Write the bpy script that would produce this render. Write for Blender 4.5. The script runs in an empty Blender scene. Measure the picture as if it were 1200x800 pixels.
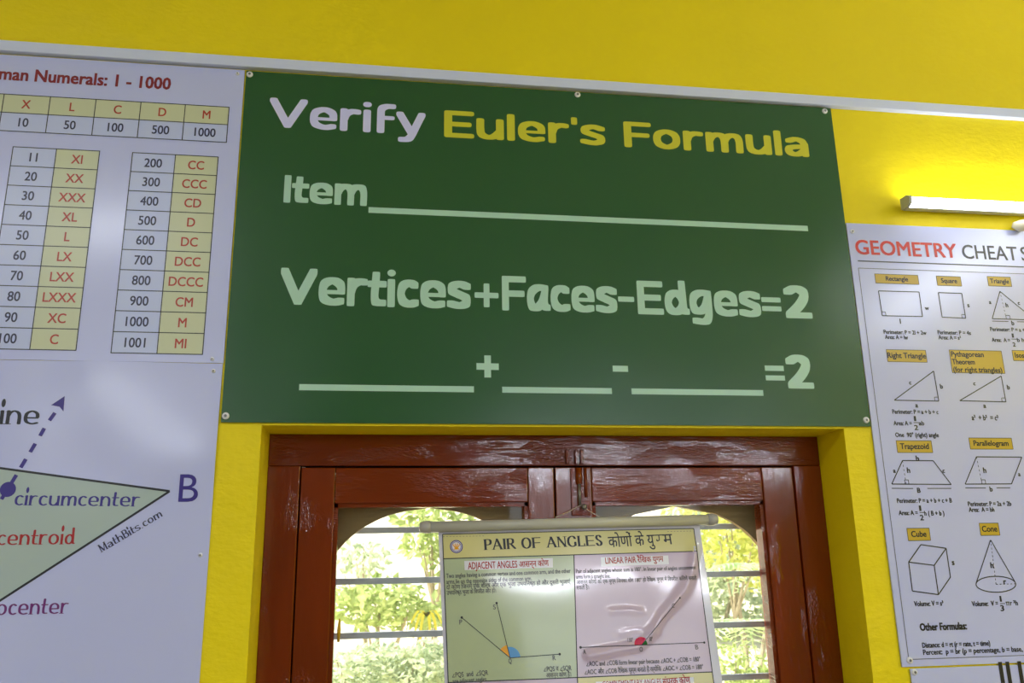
import bpy, math, random
from mathutils import Matrix, Vector
from mathutils.geometry import delaunay_2d_cdt
random.seed(7)
sc = bpy.context.scene
COL = sc.collection
Z0 = 1.95                      # height of the green board's lower edge above the floor

# ------------------------------------------------------------------ camera
CAM = Vector((0.2929, -1.5086, -0.2430 + Z0))
RW = Matrix(((0.98963, -0.02061, -0.14217), (-0.14272, -0.25382, -0.95666), (-0.01637, 0.96703, -0.25413)))
cd = bpy.data.cameras.new('camera'); cam = bpy.data.objects.new('camera', cd); COL.objects.link(cam)
cam.matrix_world = Matrix.Translation(CAM) @ RW.to_4x4()
cd.sensor_width = 36; cd.lens = 36 * 980 / 1200; cd.clip_start = .02; cd.clip_end = 300
cd.dof.use_dof = True; cd.dof.focus_distance = 1.62; cd.dof.aperture_fstop = 11
sc.camera = cam

# ------------------------------------------------------------------ world, sun, exposure
w = bpy.data.worlds.new('sky'); sc.world = w; w.use_nodes = True
nt = w.node_tree; bg = nt.nodes['Background']
sky = nt.nodes.new('ShaderNodeTexSky'); sky.sky_type = 'NISHITA'; sky.sun_disc = False
sky.sun_elevation = math.radians(52); sky.sun_rotation = math.radians(-70); sky.dust_density = 3
nt.links.new(sky.outputs[0], bg.inputs[0]); bg.inputs[1].default_value = 0.33
sd = bpy.data.lights.new('sun', 'SUN'); sun = bpy.data.objects.new('sun', sd); COL.objects.link(sun)
sd.energy = 9; sd.angle = math.radians(1.0); sd.color = (1, .95, .86)
sun.rotation_euler = Vector((.80, -.18, -.95)).to_track_quat('-Z', 'Y').to_euler()
for nm, cx, wd, en in (('window_daylight', 1.95, 1.5, 9), ('window_daylight', -3.0, 1.2, 5)):   # daylight entering by the back wall's windows
    ld = bpy.data.lights.new(nm, 'AREA'); ld.shape = 'RECTANGLE'; ld.size = wd; ld.size_y = 1.25
    ld.energy = en; ld.color = (.84, .92, 1.06); lo = bpy.data.objects.new(nm, ld); COL.objects.link(lo)
    lo.location = (cx, -4.62, 1.55); lo.rotation_euler = (math.radians(90), 0, 0)
sc.view_settings.view_transform = 'Standard'; sc.view_settings.look = 'None'
sc.view_settings.exposure = 0.15; sc.view_settings.gamma = 1.0; sc.view_settings.use_curve_mapping = False
TUBE_CEIL = 34.0; TUBE_WALL = 8.0; TUBE_BACK = 11.0       # watts: added ceiling tubes, tube in view, tubes on the back wall

# ------------------------------------------------------------------ helpers
def s2l(c):
    return tuple((x/255/12.92 if x/255 <= .04045 else ((x/255+.055)/1.055)**2.4) for x in c) + (1,)
def mat(name, rgb, rough=.5, metal=0, coat=0, coat_r=.1, spec=.5, emis=None, es=1, bump=None, var=None, lin=None, glint=None):
    m = bpy.data.materials.new(name); m.use_nodes = True; t = m.node_tree; b = t.nodes['Principled BSDF']
    c = lin if lin else s2l(rgb)
    b.inputs['Base Color'].default_value = c; b.inputs['Roughness'].default_value = rough
    b.inputs['Metallic'].default_value = metal; b.inputs['Coat Weight'].default_value = coat
    b.inputs['Coat Roughness'].default_value = coat_r; b.inputs['Specular IOR Level'].default_value = spec
    if emis: b.inputs['Emission Color'].default_value = emis; b.inputs['Emission Strength'].default_value = es
    tc = t.nodes.new('ShaderNodeTexCoord')
    if var:                                   # (scale vector, amount) tonal variation
        mp = t.nodes.new('ShaderNodeMapping'); mp.inputs['Scale'].default_value = var[0]
        n = t.nodes.new('ShaderNodeTexNoise'); n.inputs['Scale'].default_value = 1; n.inputs['Detail'].default_value = 5
        mr = t.nodes.new('ShaderNodeMapRange'); mr.inputs[1].default_value = .3; mr.inputs[2].default_value = .7
        mr.inputs[3].default_value = 1-var[1]; mr.inputs[4].default_value = 1+var[1]*.4
        mx = t.nodes.new('ShaderNodeVectorMath'); mx.operation = 'SCALE'; mx.inputs[0].default_value = c[:3]
        t.links.new(tc.outputs['Object'], mp.inputs[0]); t.links.new(mp.outputs[0], n.inputs['Vector'])
        t.links.new(n.outputs[0], mr.inputs[0]); t.links.new(mr.outputs[0], mx.inputs['Scale'])
        t.links.new(mx.outputs[0], b.inputs['Base Color'])
    if bump:                                  # list of (scale vector, distance, detail)
        prev = None
        if glint:                             # crackled, brushed-on enamel in patches: (fine scale, distance, patch scale, lo, hi)
            mp = t.nodes.new('ShaderNodeMapping'); mp.inputs['Scale'].default_value = glint[0]
            n = t.nodes.new('ShaderNodeTexNoise'); n.inputs['Scale'].default_value = 1; n.inputs['Detail'].default_value = 1.5
            m2 = t.nodes.new('ShaderNodeMapping'); m2.inputs['Scale'].default_value = glint[2]
            n2 = t.nodes.new('ShaderNodeTexNoise'); n2.inputs['Scale'].default_value = 1; n2.inputs['Detail'].default_value = 3
            mr = t.nodes.new('ShaderNodeMapRange'); mr.inputs[1].default_value = glint[3]; mr.inputs[2].default_value = glint[4]
            ml = t.nodes.new('ShaderNodeMath'); ml.operation = 'MULTIPLY'
            prev = t.nodes.new('ShaderNodeBump'); prev.inputs['Distance'].default_value = glint[1]
            t.links.new(tc.outputs['Object'], mp.inputs[0]); t.links.new(mp.outputs[0], n.inputs['Vector'])
            t.links.new(tc.outputs['Object'], m2.inputs[0]); t.links.new(m2.outputs[0], n2.inputs['Vector'])
            t.links.new(n2.outputs[0], mr.inputs[0]); t.links.new(mr.outputs[0], ml.inputs[0]); t.links.new(n.outputs[0], ml.inputs[1])
            t.links.new(ml.outputs[0], prev.inputs['Height'])
        for scl, dist, det in bump:
            mp = t.nodes.new('ShaderNodeMapping'); mp.inputs['Scale'].default_value = scl
            n = t.nodes.new('ShaderNodeTexNoise'); n.inputs['Scale'].default_value = 1; n.inputs['Detail'].default_value = det
            bp = t.nodes.new('ShaderNodeBump'); bp.inputs['Distance'].default_value = dist
            t.links.new(tc.outputs['Object'], mp.inputs[0]); t.links.new(mp.outputs[0], n.inputs['Vector'])
            t.links.new(n.outputs[0], bp.inputs['Height'])
            if prev: t.links.new(prev.outputs[0], bp.inputs['Normal'])
            prev = bp
        t.links.new(prev.outputs[0], b.inputs['Normal'])
        if coat: t.links.new(prev.outputs[0], b.inputs['Coat Normal'])
    return m
def tag(o, label=None, cat=None, group=None, kind=None):
    if label: o['label'] = label
    if cat: o['category'] = cat
    if group: o['group'] = group
    if kind: o['kind'] = kind
    return o
def empty(name, loc=(0, 0, 0)):
    o = bpy.data.objects.new(name, None); COL.objects.link(o); o.location = loc; o.empty_display_size = .05; return o
class MB:
    def __init__(s): s.v = []; s.f = []
    def add(s, vs, fs):
        n = len(s.v); s.v += [tuple(p) for p in vs]; s.f += [tuple(i+n for i in f) for f in fs]; return s
    def box(s, x0, x1, y0, y1, z0, z1):
        return s.add([(x0,y0,z0),(x1,y0,z0),(x1,y1,z0),(x0,y1,z0),(x0,y0,z1),(x1,y0,z1),(x1,y1,z1),(x0,y1,z1)],
              [(0,3,2,1),(4,5,6,7),(0,1,5,4),(1,2,6,5),(2,3,7,6),(3,0,4,7)])
    def tube(s, pts, r, n=10, cap=True):
        pts = [Vector(p) for p in pts]; rings = []
        for i, p in enumerate(pts):
            d = (pts[min(i+1, len(pts)-1)] - pts[max(i-1, 0)]).normalized()
            a = d.orthogonal().normalized() if i == 0 else (pa - d*pa.dot(d)).normalized()
            pa = a; b = d.cross(a); rr = r[i] if isinstance(r, (list, tuple)) else r
            rings.append([p + (a*math.cos(2*math.pi*k/n) + b*math.sin(2*math.pi*k/n))*rr for k in range(n)])
        vs = [q for R in rings for q in R]; fs = []
        for i in range(len(rings)-1):
            for k in range(n): fs.append((i*n+k, i*n+(k+1)%n, (i+1)*n+(k+1)%n, (i+1)*n+k))
        if cap: fs += [tuple(range(n-1, -1, -1)), tuple((len(rings)-1)*n+k for k in range(n))]
        return s.add(vs, fs)
    def prism(s, poly, y0, y1):               # polygon in (x, z) extruded along y
        n = len(poly)
        return s.add([(x, y0, z) for x, z in poly] + [(x, y1, z) for x, z in poly],
              [tuple(range(n)), tuple(range(2*n-1, n-1, -1))] + [(i, i+n, (i+1) % n+n, (i+1) % n) for i in range(n)])
    def build(s, name, m, parent=None, smooth=False, bevel=0, seg=2, origin=None):
        me = bpy.data.meshes.new(name)
        vs = s.v if origin is None else [tuple(Vector(p)-Vector(origin)) for p in s.v]
        me.from_pydata(vs, [], s.f); me.update(); me.materials.append(m)
        if smooth: me.polygons.foreach_set('use_smooth', [True]*len(me.polygons))
        o = bpy.data.objects.new(name, me); COL.objects.link(o)
        if origin is not None: o.location = origin
        if parent: o.parent = parent
        if bevel:
            b = o.modifiers.new('bevel', 'BEVEL'); b.width = bevel; b.segments = seg; b.limit_method = 'ANGLE'
            b.harden_normals = False
        return o

# ray through a photograph point onto the wall plane (y = Y): gives real wall coordinates (u, v), v above the board's edge
def ray(px, py): return RW @ Vector((px-600, 400-py, -980))
def at(px, py, Y=0.0):
    d = ray(px, py); k = (Y-CAM.y)/d.y; P = CAM + d*k; return (P.x, P.z-Z0)

# ------------------------------------------------------------------ lettering engine (stroke letters)
def hull(P):
    P = sorted(set(P))
    def half(Q):
        h = []
        for p in Q:
            while len(h) > 1 and (h[-1][0]-h[-2][0])*(p[1]-h[-2][1]) - (h[-1][1]-h[-2][1])*(p[0]-h[-2][0]) <= 1e-12: h.pop()
            h.append(p)
        return h[:-1]
    return half(P) + half(P[::-1])
def pen(a, b, p, n=16):
    r = []
    for k in range(n):
        t = 2*math.pi*k/n; c, s = math.cos(t), math.sin(t)
        q = (abs(c)**p + abs(s)**p)**(-1/p); r.append((a*c*q, b*s*q))
    return r
def smooth(P, closed=False, n=5):
    out = []; m = len(P); rng = m if closed else m-1
    for i in range(rng):
        g = (lambda j: P[j % m]) if closed else (lambda j: P[max(0, min(m-1, j))])
        p0, p1, p2, p3 = g(i-1), g(i), g(i+1), g(i+2)
        for k in range(n):
            t = k/n
            out.append(tuple(.5*(2*p1[c]+(p2[c]-p0[c])*t+(2*p0[c]-5*p1[c]+4*p2[c]-p3[c])*t*t+(3*p1[c]-p0[c]-3*p2[c]+p3[c])*t**3) for c in (0, 1)))
    out.append(P[0] if closed else P[-1]); return out
# glyph = (advance width, strokes); stroke = (kind, points[, pen scale]); L straight, S smooth, C closed smooth
O_ = [(.13,.39),(.2,.59),(.45,.69),(.7,.59),(.77,.39),(.7,.19),(.45,.09),(.2,.19)]
G = {
'V': (1.2, [('L', [(.12,.91),(.6,.09),(1.08,.91)])]),
'e': (.88, [('S', [(.76,.40),(.72,.58),(.47,.69),(.2,.6),(.13,.39),(.2,.18),(.48,.09),(.74,.13)]), ('L', [(.15,.37),(.76,.37)], .62)]),
'r': (.66, [('L', [(.13,.69),(.13,.09)]), ('S', [(.14,.42),(.22,.6),(.4,.68),(.56,.67)])]),
'i': (.26, [('L', [(.13,.69),(.13,.09)]), ('D', [(.13,.95)])]),
'f': (.66, [('S', [(.60,.93),(.40,.92),(.25,.83),(.23,.62)]), ('L', [(.23,.65),(.23,.09)]), ('L', [(.23,.53),(.56,.53)], .8)]),
'y': (.92, [('L', [(.11,.69),(.47,.1)]), ('S', [(.83,.69),(.66,.33),(.5,-.02),(.38,-.15),(.18,-.17)])]),
'E': (.92, [('L', [(.13,.91),(.13,.09)]), ('L', [(.13,.91),(.82,.91)]), ('L', [(.13,.5),(.74,.5)]), ('L', [(.13,.09),(.82,.09)])]),
'u': (.88, [('S', [(.13,.69),(.13,.38),(.17,.18),(.34,.09),(.56,.12),(.72,.28)]), ('L', [(.75,.69),(.75,.09)])]),
'l': (.26, [('L', [(.13,.91),(.13,.09)])]),
"'": (.22, [('L', [(.11,.95),(.11,.80)], .8)]),
's': (.8, [('S', [(.68,.63),(.42,.70),(.17,.63),(.15,.50),(.40,.40),(.64,.31),(.65,.16),(.42,.09),(.1,.14)])]),
'F': (.86, [('L', [(.13,.91),(.13,.09)]), ('L', [(.13,.91),(.78,.91)]), ('L', [(.13,.49),(.72,.49)])]),
'o': (.9, [('C', O_)]),
'm': (1.26, [('L', [(.13,.69),(.13,.09)]), ('S', [(.14,.46),(.24,.63),(.42,.69),(.57,.64),(.63,.46),(.63,.09)]), ('S', [(.64,.46),(.74,.63),(.92,.69),(1.07,.64),(1.13,.46),(1.13,.09)])]),
'n': (.86, [('L', [(.13,.69),(.13,.09)]), ('S', [(.14,.46),(.24,.62),(.44,.69),(.64,.62),(.73,.44),(.73,.09)])]),
'a': (.84, [('S', [(.17,.62),(.4,.69),(.62,.62),(.7,.44)]), ('L', [(.70,.48),(.70,.09)]), ('S', [(.68,.40),(.42,.39),(.18,.34),(.13,.21),(.26,.10),(.48,.11),(.68,.26)])]),
'I': (.28, [('L', [(.14,.91),(.14,.09)])]),
't': (.56, [('S', [(.24,.88),(.22,.6),(.2,.3),(.25,.13),(.47,.11)]), ('L', [(.08,.63),(.48,.63)])]),
'c': (.72, [('S', [(.60,.62),(.42,.69),(.2,.6),(.13,.39),(.2,.18),(.42,.09),(.62,.14)])]),
'+': (.76, [('L', [(.1,.42),(.66,.42)]), ('L', [(.38,.68),(.38,.16)])]),
'-': (.5, [('L', [(.08,.42),(.42,.42)])]),
'=': (.72, [('L', [(.1,.56),(.62,.56)]), ('L', [(.1,.28),(.62,.28)])]),
'2': (.76, [('S', [(.12,.80),(.36,.91),(.58,.80),(.58,.62),(.42,.38),(.14,.11)]), ('L', [(.13,.09),(.66,.09)])]),
'q': (.82, [('S', [(.69,.67),(.42,.69),(.19,.56),(.13,.34),(.2,.13),(.38,.10),(.56,.25),(.67,.50)]), ('S', [(.69,.67),(.66,.35),(.68,.15),(.76,.11)])]),
'd': (.84, [('C', [(.13,.37),(.2,.57),(.42,.67),(.6,.57),(.66,.39),(.6,.19),(.4,.09),(.2,.17)]), ('S', [(.66,.95),(.68,.5),(.7,.16),(.78,.11)])]),
'g': (.84, [('S', [(.70,.67),(.42,.69),(.19,.58),(.13,.36),(.2,.17),(.38,.13),(.56,.25),(.67,.50)]), ('S', [(.70,.67),(.71,.3),(.69,.0),(.55,-.17),(.2,-.15)])]),
# capitals and others used by the serif faces
'P': (.74, [('L', [(.13,.91),(.13,.09)]), ('S', [(.13,.91),(.45,.91),(.64,.83),(.64,.58),(.45,.48),(.13,.48)])]),
'A': (.95, [('L', [(.08,.09),(.46,.93)], .55), ('L', [(.46,.93),(.86,.09)]), ('L', [(.24,.37),(.7,.37)])]),
'R': (.86, [('L', [(.13,.91),(.13,.09)]), ('S', [(.13,.91),(.45,.91),(.62,.83),(.62,.60),(.45,.50),(.13,.50)]), ('L', [(.38,.5),(.8,.09)])]),
'O': (.98, [('C', [(.1,.5),(.2,.8),(.49,.93),(.78,.8),(.88,.5),(.78,.2),(.49,.07),(.2,.2)])]),
'N': (.95, [('L', [(.13,.91),(.13,.09)], .5), ('L', [(.13,.91),(.82,.09)]), ('L', [(.82,.91),(.82,.09)], .5)]),
'G': (.95, [('S', [(.80,.72),(.7,.88),(.48,.93),(.2,.8),(.1,.5),(.2,.2),(.5,.07),(.8,.16)]), ('L', [(.8,.42),(.8,.14)])]),
'L': (.74, [('L', [(.13,.91),(.13,.09)]), ('L', [(.13,.09),(.68,.09)]), ('L', [(.68,.09),(.68,.26)], .5)]),
'S': (.66, [('S', [(.54,.76),(.42,.91),(.2,.9),(.11,.74),(.2,.58),(.45,.44),(.57,.28),(.48,.1),(.24,.08),(.1,.26)])]),
'M': (1.1, [('L', [(.13,.91),(.13,.09)], .6), ('L', [(.13,.91),(.54,.12)]), ('L', [(.54,.12),(.95,.91)], .5), ('L', [(.97,.91),(.97,.09)])]),
'h': (.86, [('L', [(.13,.95),(.13,.09)]), ('S', [(.14,.42),(.24,.60),(.44,.67),(.64,.6),(.73,.44),(.73,.09)])]),
'B': (.82, [('L', [(.13,.91),(.13,.09)]), ('S', [(.13,.91),(.45,.91),(.62,.83),(.62,.6),(.45,.52),(.13,.52)]), ('S', [(.45,.52),(.7,.44),(.7,.17),(.5,.09),(.13,.09)])]),
'.': (.28, [('L', [(.12,.09),(.12,.09)])]),
' ': (.42, []),
}
G['a2'] = G['q']
def union(polys):
    """one clean set of triangles covering overlapping outline pieces"""
    V = []; F = []
    for P in polys:
        ar = sum(P[i][0]*P[(i+1) % len(P)][1]-P[(i+1) % len(P)][0]*P[i][1] for i in range(len(P)))
        if abs(ar) < 1e-7: continue
        if ar < 0: P = P[::-1]
        F.append(list(range(len(V), len(V)+len(P)))); V += [Vector(q) for q in P]
    if not F: return []
    v, e, f, _, _, fo = delaunay_2d_cdt(V, [], F, 0, 1e-5)
    return [[(v[i].x, v[i].y) for i in t] for t, o in zip(f, fo) if o]
_gc = {}
def stroke_text(s, face):
    """outline pieces (convex polygons) of a word in em units, plus its width"""
    F = dict(round=(.125,.085,4,.09,False), slab=(.13,.092,9,.075,False), serif=(.10,.036,2.4,.07,True),
             serif_bold=(.115,.035,2.4,.09,True))[face]
    a, b, p, gap, ser = F; out = []; x = 0
    for ch in s:
        key = 'a2' if (face == 'slab' and ch == 'a') else ch
        wd, strokes = G[key]
        if (ch, face) in _gc:
            out += [[(x+q[0], q[1]) for q in t] for t in _gc[ch, face]]; x += wd + gap; continue
        done, out, x_, x = out, [], x, 0
        if face == 'slab' and ch in '+-=': a_, b_ = .09, .078
        else: a_, b_ = a, b
        for st in strokes:
            k = st[2] if len(st) > 2 else 1
            if st[0] == 'D':
                pn = pen(a_*1.12, max(b_*1.05, a_*.72 if not ser else a_*1.2), 2.6 if face == 'round' else 2)
                out.append([(x+st[1][0][0]+q[0], st[1][0][1]+q[1]) for q in pn]); continue
            pts = st[1] if st[0] == 'L' else smooth(st[1], st[0] == 'C')
            pn = pen(a_*(k if (ser or ch == "'") else 1), b_*(1 if ser else k), p)
            for q0, q1 in zip(pts, pts[1:]):
                out.append(hull([(x+q0[0]+c[0], q0[1]+c[1]) for c in pn] + [(x+q1[0]+c[0], q1[1]+c[1]) for c in pn]))
            if ser and st[0] == 'L' and abs(pts[0][0]-pts[-1][0]) < .01 and abs(pts[0][1]-pts[-1][1]) > .3:
                X = x+pts[0][0]; t, u = .026, .19
                yb = min(pts[0][1], pts[-1][1])-.025; yt = max(pts[0][1], pts[-1][1])+.02
                if ch not in 'ua' or 1: out.append([(X-u, yb-t+.02), (X+u, yb-t+.02), (X+u, yb+t), (X-u, yb+t)])
                if ch in 'irnmuthdl': out.append([(X-u, yt-.07), (X, yt-.03), (X, yt+.02), (X-u*.3, yt)])
                else: out.append([(X-u, yt-t), (X+u, yt-t), (X+u, yt+t-.02), (X-u, yt+t-.02)])
        if ser and ch == 'A':
            for cx in (.08, .86): out.append([(x+cx-.16,.055),(x+cx+.16,.055),(x+cx+.16,.09),(x+cx-.16,.09)])
        if ser and ch.islower(): out = [[(q[0], q[1]*.85 if q[1] < .78 else .663+(q[1]-.78)*1.45) for q in P] for P in out]
        _gc[ch, face] = union(out); out = done + [[(x_+q[0], q[1]) for q in t] for t in _gc[ch, face]]; x = x_ + wd + gap
    return out, x-gap
# lettering of the built-in typeface, flattened to triangles (em units scaled to capital height 1)
_fc = {}
def font_text(s, bold=0.0):
    key = s
    if key in _fc: return _fc[key]
    cu = bpy.data.curves.new('t', 'FONT'); cu.body = s; cu.size = 1; cu.resolution_u = 2 if len(s) > 12 else 4
    o = bpy.data.objects.new('t', cu); me = o.to_mesh(); k = 1/.682
    V = [(v.co.x*k, v.co.y*k) for v in me.vertices]; P = [[V[i] for i in p.vertices] for p in me.polygons]
    o.to_mesh_clear(); bpy.data.objects.remove(o); bpy.data.curves.remove(cu)
    if V:
        x0 = min(v[0] for v in V); x1 = max(v[0] for v in V); P = [[(x-x0, y) for x, y in q] for q in P]
    else: x0 = x1 = 0
    _fc[key] = (P, x1-x0); return _fc[key]

class Print:
    """ink laid on a sheet: pts are sheet coordinates (u, v); S maps (u, v, lift) to the room"""
    def __init__(s, S, pix=None): s.S = S; s.mb = MB(); s.pix = pix or (lambda p: p); s.n = 0
    def poly(s, P, lift=.0004):
        s.n += 1; vs = [s.S(u, v, lift) for u, v in P]
        ar = sum(P[i][0]*P[(i+1) % len(P)][1]-P[(i+1) % len(P)][0]*P[i][1] for i in range(len(P)))
        f = tuple(range(len(P)))
        s.mb.add(vs, [f if ar > 0 else f[::-1]]); return s
    def rect(s, u0, u1, v0, v1, lift=.0003): return s.poly([(u0, v0), (u1, v0), (u1, v1), (u0, v1)], lift)
    def patch(s, A, B, C, D, nu, nv, lift=.0002):       # bilinear grid patch A(tl) B(tr) C(br) D(bl)
        vs = []; fs = []
        for j in range(nv+1):
            for i in range(nu+1):
                x, y = i/nu, j/nv
                u = (A[0]*(1-x)+B[0]*x)*(1-y)+(D[0]*(1-x)+C[0]*x)*y; v = (A[1]*(1-x)+B[1]*x)*(1-y)+(D[1]*(1-x)+C[1]*x)*y
                vs.append(s.S(u, v, lift))
        for j in range(nv):
            for i in range(nu):
                k = j*(nu+1)+i; fs.append((k, k+nu+1, k+nu+2, k+1))
        s.mb.add(vs, fs); return s
    def line(s, p, q, wd=.0015, lift=.0005, seg=1, dash=0):
        L = math.hypot(q[0]-p[0], q[1]-p[1]); 
        if L < 1e-6: return s
        nx, ny = -(q[1]-p[1])/L*wd/2, (q[0]-p[0])/L*wd/2
        if dash: seg = max(2, int(L/dash))
        for k in range(seg):
            if dash and k % 2: continue
            a, b = k/seg, (k+1)/seg
            A = (p[0]+(q[0]-p[0])*a, p[1]+(q[1]-p[1])*a); B = (p[0]+(q[0]-p[0])*b, p[1]+(q[1]-p[1])*b)
            s.poly([(A[0]-nx, A[1]-ny), (B[0]-nx, B[1]-ny), (B[0]+nx, B[1]+ny), (A[0]+nx, A[1]+ny)], lift)
        return s
    def path(s, P, wd=.0015, closed=True, **k):
        for a, b in zip(P, P[1:]+(P[:1] if closed else [])): s.line(a, b, wd, **k)
        return s
    def disc(s, c, r, n=20, r2=None, lift=.0005, a0=0, a1=360):
        P = [(c[0]+r*math.cos(math.radians(a0+(a1-a0)*k/n)), c[1]+(r2 or r)*math.sin(math.radians(a0+(a1-a0)*k/n))) for k in range(n+(a1-a0 < 360))]
        if a1-a0 < 360: P.append(c)
        return s.poly(P, lift)
    def ring(s, c, r, r2, wd, n=28, **k):
        return s.path([(c[0]+r*math.cos(2*math.pi*i/n), c[1]+r2*math.sin(2*math.pi*i/n)) for i in range(n)], wd, **k)
    def text(s, t, p, q, h, face='sans', bold=0.0, lift=.0005):
        """text from baseline point p (left end) to q (right end), capital height h"""
        P, W = font_text(t, bold) if face == 'sans' else stroke_text(t, face)
        if W <= 0: return s
        L = math.hypot(q[0]-p[0], q[1]-p[1]); cx, sy = (q[0]-p[0])/L, (q[1]-p[1])/L; kx = L/W
        d = bold*1.3*h
        for k, (ox, oy) in enumerate(((0, 0),) if not bold or face != 'sans' else ((-d, -d*.7), (d, -d*.7), (-d, d*.7), (d, d*.7))):
            for poly in P: s.poly([(p[0]+x*kx*cx-y*h*sy+ox, p[1]+x*kx*sy+y*h*cx+oy) for x, y in poly], lift+k*.00004)
        return s
    def ctext(s, t, c, h, kx=1.0, **k):      # centred on c, natural width times kx
        P, W = font_text(t, k.get('bold', 0.0)) if k.get('face', 'sans') == 'sans' else stroke_text(t, k['face'])
        wd = W*h*kx; return s.text(t, (c[0]-wd/2, c[1]-h/2), (c[0]+wd/2, c[1]-h/2), h, **k)
    def build(s, name, m, parent): return s.mb.build(name, m, parent)

# ------------------------------------------------------------------ materials
M = dict(
 wall=mat('yellow wall paint', None, .5, lin=(.87, .70, .002, 1), spec=.28, bump=[((70,70,110),.0011,4),((7,7,9),.006,2)], var=((1.5,1.5,1.5),.07)),
 wallwhite=mat('dull olive wall paint', (128,124,104), .6, bump=[((60,60,60),.001,3)]),
 ceil=mat('white ceiling paint', (236,236,232), .7, bump=[((40,40,40),.001,3)]),
 floor=mat('speckled floor tile', (168,160,150), .3, var=((14,14,14),.2)),
 casing=mat('white plastic casing', (208,217,250), .32, bump=[((6,30,30),.0012,2)]),
 green=mat('green board print', (34,84,42), .27, spec=.42, bump=[((3.2,3.2,3.2),.006,1)]),
 lilac=mat('pale lilac print', (208,210,255), .3), yell=mat('yellow print', (204,202,44), .3), mint=mat('pale mint print', (172,212,194), .3),
 edge=mat('white board edge', (225,225,225), .5),
 paper=mat('white glossy poster', (192,199,248), .2, spec=.5, bump=[((2.1,2.1,1.4),.004,1)]),
 khaki=mat('khaki table cell', (198,204,172), .3), lav=mat('lavender table cell', (188,198,240), .3),
 ink=mat('black ink', (28,30,40), .35), navy=mat('navy ink', (38,36,78), .35), rust=mat('rust red ink', (176,58,34), .35), maroon=mat('maroon ink', (130,20,32), .35),
 blue=mat('violet blue ink', (56,44,140), .35), purple=mat('purple ink', (110,36,120), .35), crimson=mat('crimson ink', (165,24,32), .35),
 trifill=mat('pale green grey fill', (170,188,190), .3), label=mat('golden label', (196,166,44), .35), red=mat('red ink', (205,48,40), .35), slate=mat('slate ink', (66,68,84), .35),
 cap=mat('white plastic screw cap', (232,232,236), .3), screw=mat('steel screw', (120,120,124), .35, metal=.9),
 wood=mat('glossy brown paint', (118,44,8), .10, spec=.55, glint=((110,60,420),.0016,(9,9,26),.47,.60), bump=[((30,60,160),.0005,3),((5,5,14),.0030,2)], var=((3,12,12),.22)),
 woodv=mat('glossy brown paint on uprights', (118,44,8), .12, spec=.55, glint=((300,60,200),.0014,(16,16,7),.58,.68), bump=[((130,60,30),.0004,3),((9,9,4),.0022,2)], var=((12,12,3),.22)),
 plank=mat('weathered plank', (124,96,46), .7, bump=[((8,40,90),.002,4)], var=((4,20,40),.25)),
 steel=mat('grey painted steel bar', (172,178,192), .42, metal=.1, bump=[((60,60,60),.0006,3)], var=((20,20,60),.25)),
 iron=mat('dull grey iron', (128,124,112), .4, metal=.6), dark=mat('painted gap shade', (16,8,5), .8),
 roller=mat('grey plastic roller', (188,188,178), .3), rollcap=mat('grey plastic end cap', (170,168,166), .25), string=mat('pale string', (190,170,150), .7),
 lam=mat('laminated chart', (205,205,225), .16, coat=.5, coat_r=.06), lam_y=mat('pale yellow chart field', (208,202,140), .16, coat=.6, coat_r=.07),
 lam_g=mat('pale green chart field', (176,190,158), .16, coat=.6, coat_r=.07), lam_p=mat('mauve chart field', (196,178,206), .16, coat=.6, coat_r=.07),
 lam_w=mat('white chart label', (222,222,234), .16, coat=.6, coat_r=.07),
 orange=mat('orange wedge', (226,160,30), .2), sky=mat('blue wedge', (86,150,216), .2), pink=mat('crimson wedge', (200,40,86), .2), leafg=mat('green wedge', (40,110,60), .2), grey=mat('grey ink', (88,88,92), .35),
 lampbody=mat('white lamp body', (214,216,214), .35), lampcap=mat('grey lamp end cap', (176,180,176), .35),
 tube=mat('lit tube diffuser', (255,255,255), .3, emis=(.95, .98, 1, 1), es=9),
 clip=mat('pale plastic clip', (255,250,225), .3), smear=mat('dried yellow paint', (204,164,12), .4),
)
glass = bpy.data.materials.new('window glass'); glass.use_nodes = True; t = glass.node_tree; t.nodes.clear()
o_ = t.nodes.new('ShaderNodeOutputMaterial'); mx = t.nodes.new('ShaderNodeMixShader'); tr = t.nodes.new('ShaderNodeBsdfTransparent'); gl = t.nodes.new('ShaderNodeBsdfGlossy')
fr = t.nodes.new('ShaderNodeFresnel'); fr.inputs[0].default_value = 1.35; gl.inputs['Roughness'].default_value = .03; tr.inputs[0].default_value = (.95, .97, .95, 1)
t.links.new(fr.outputs[0], mx.inputs[0]); t.links.new(tr.outputs[0], mx.inputs[1]); t.links.new(gl.outputs[0], mx.inputs[2]); hz = t.nodes.new('ShaderNodeMixShader'); hz.inputs[0].default_value = .02; dt = t.nodes.new('ShaderNodeBsdfTranslucent'); dt.inputs[0].default_value = (.8, .82, .78, 1)
t.links.new(mx.outputs[0], hz.inputs[1]); t.links.new(dt.outputs[0], hz.inputs[2]); t.links.new(hz.outputs[0], o_.inputs[0])   # dusty film

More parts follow.
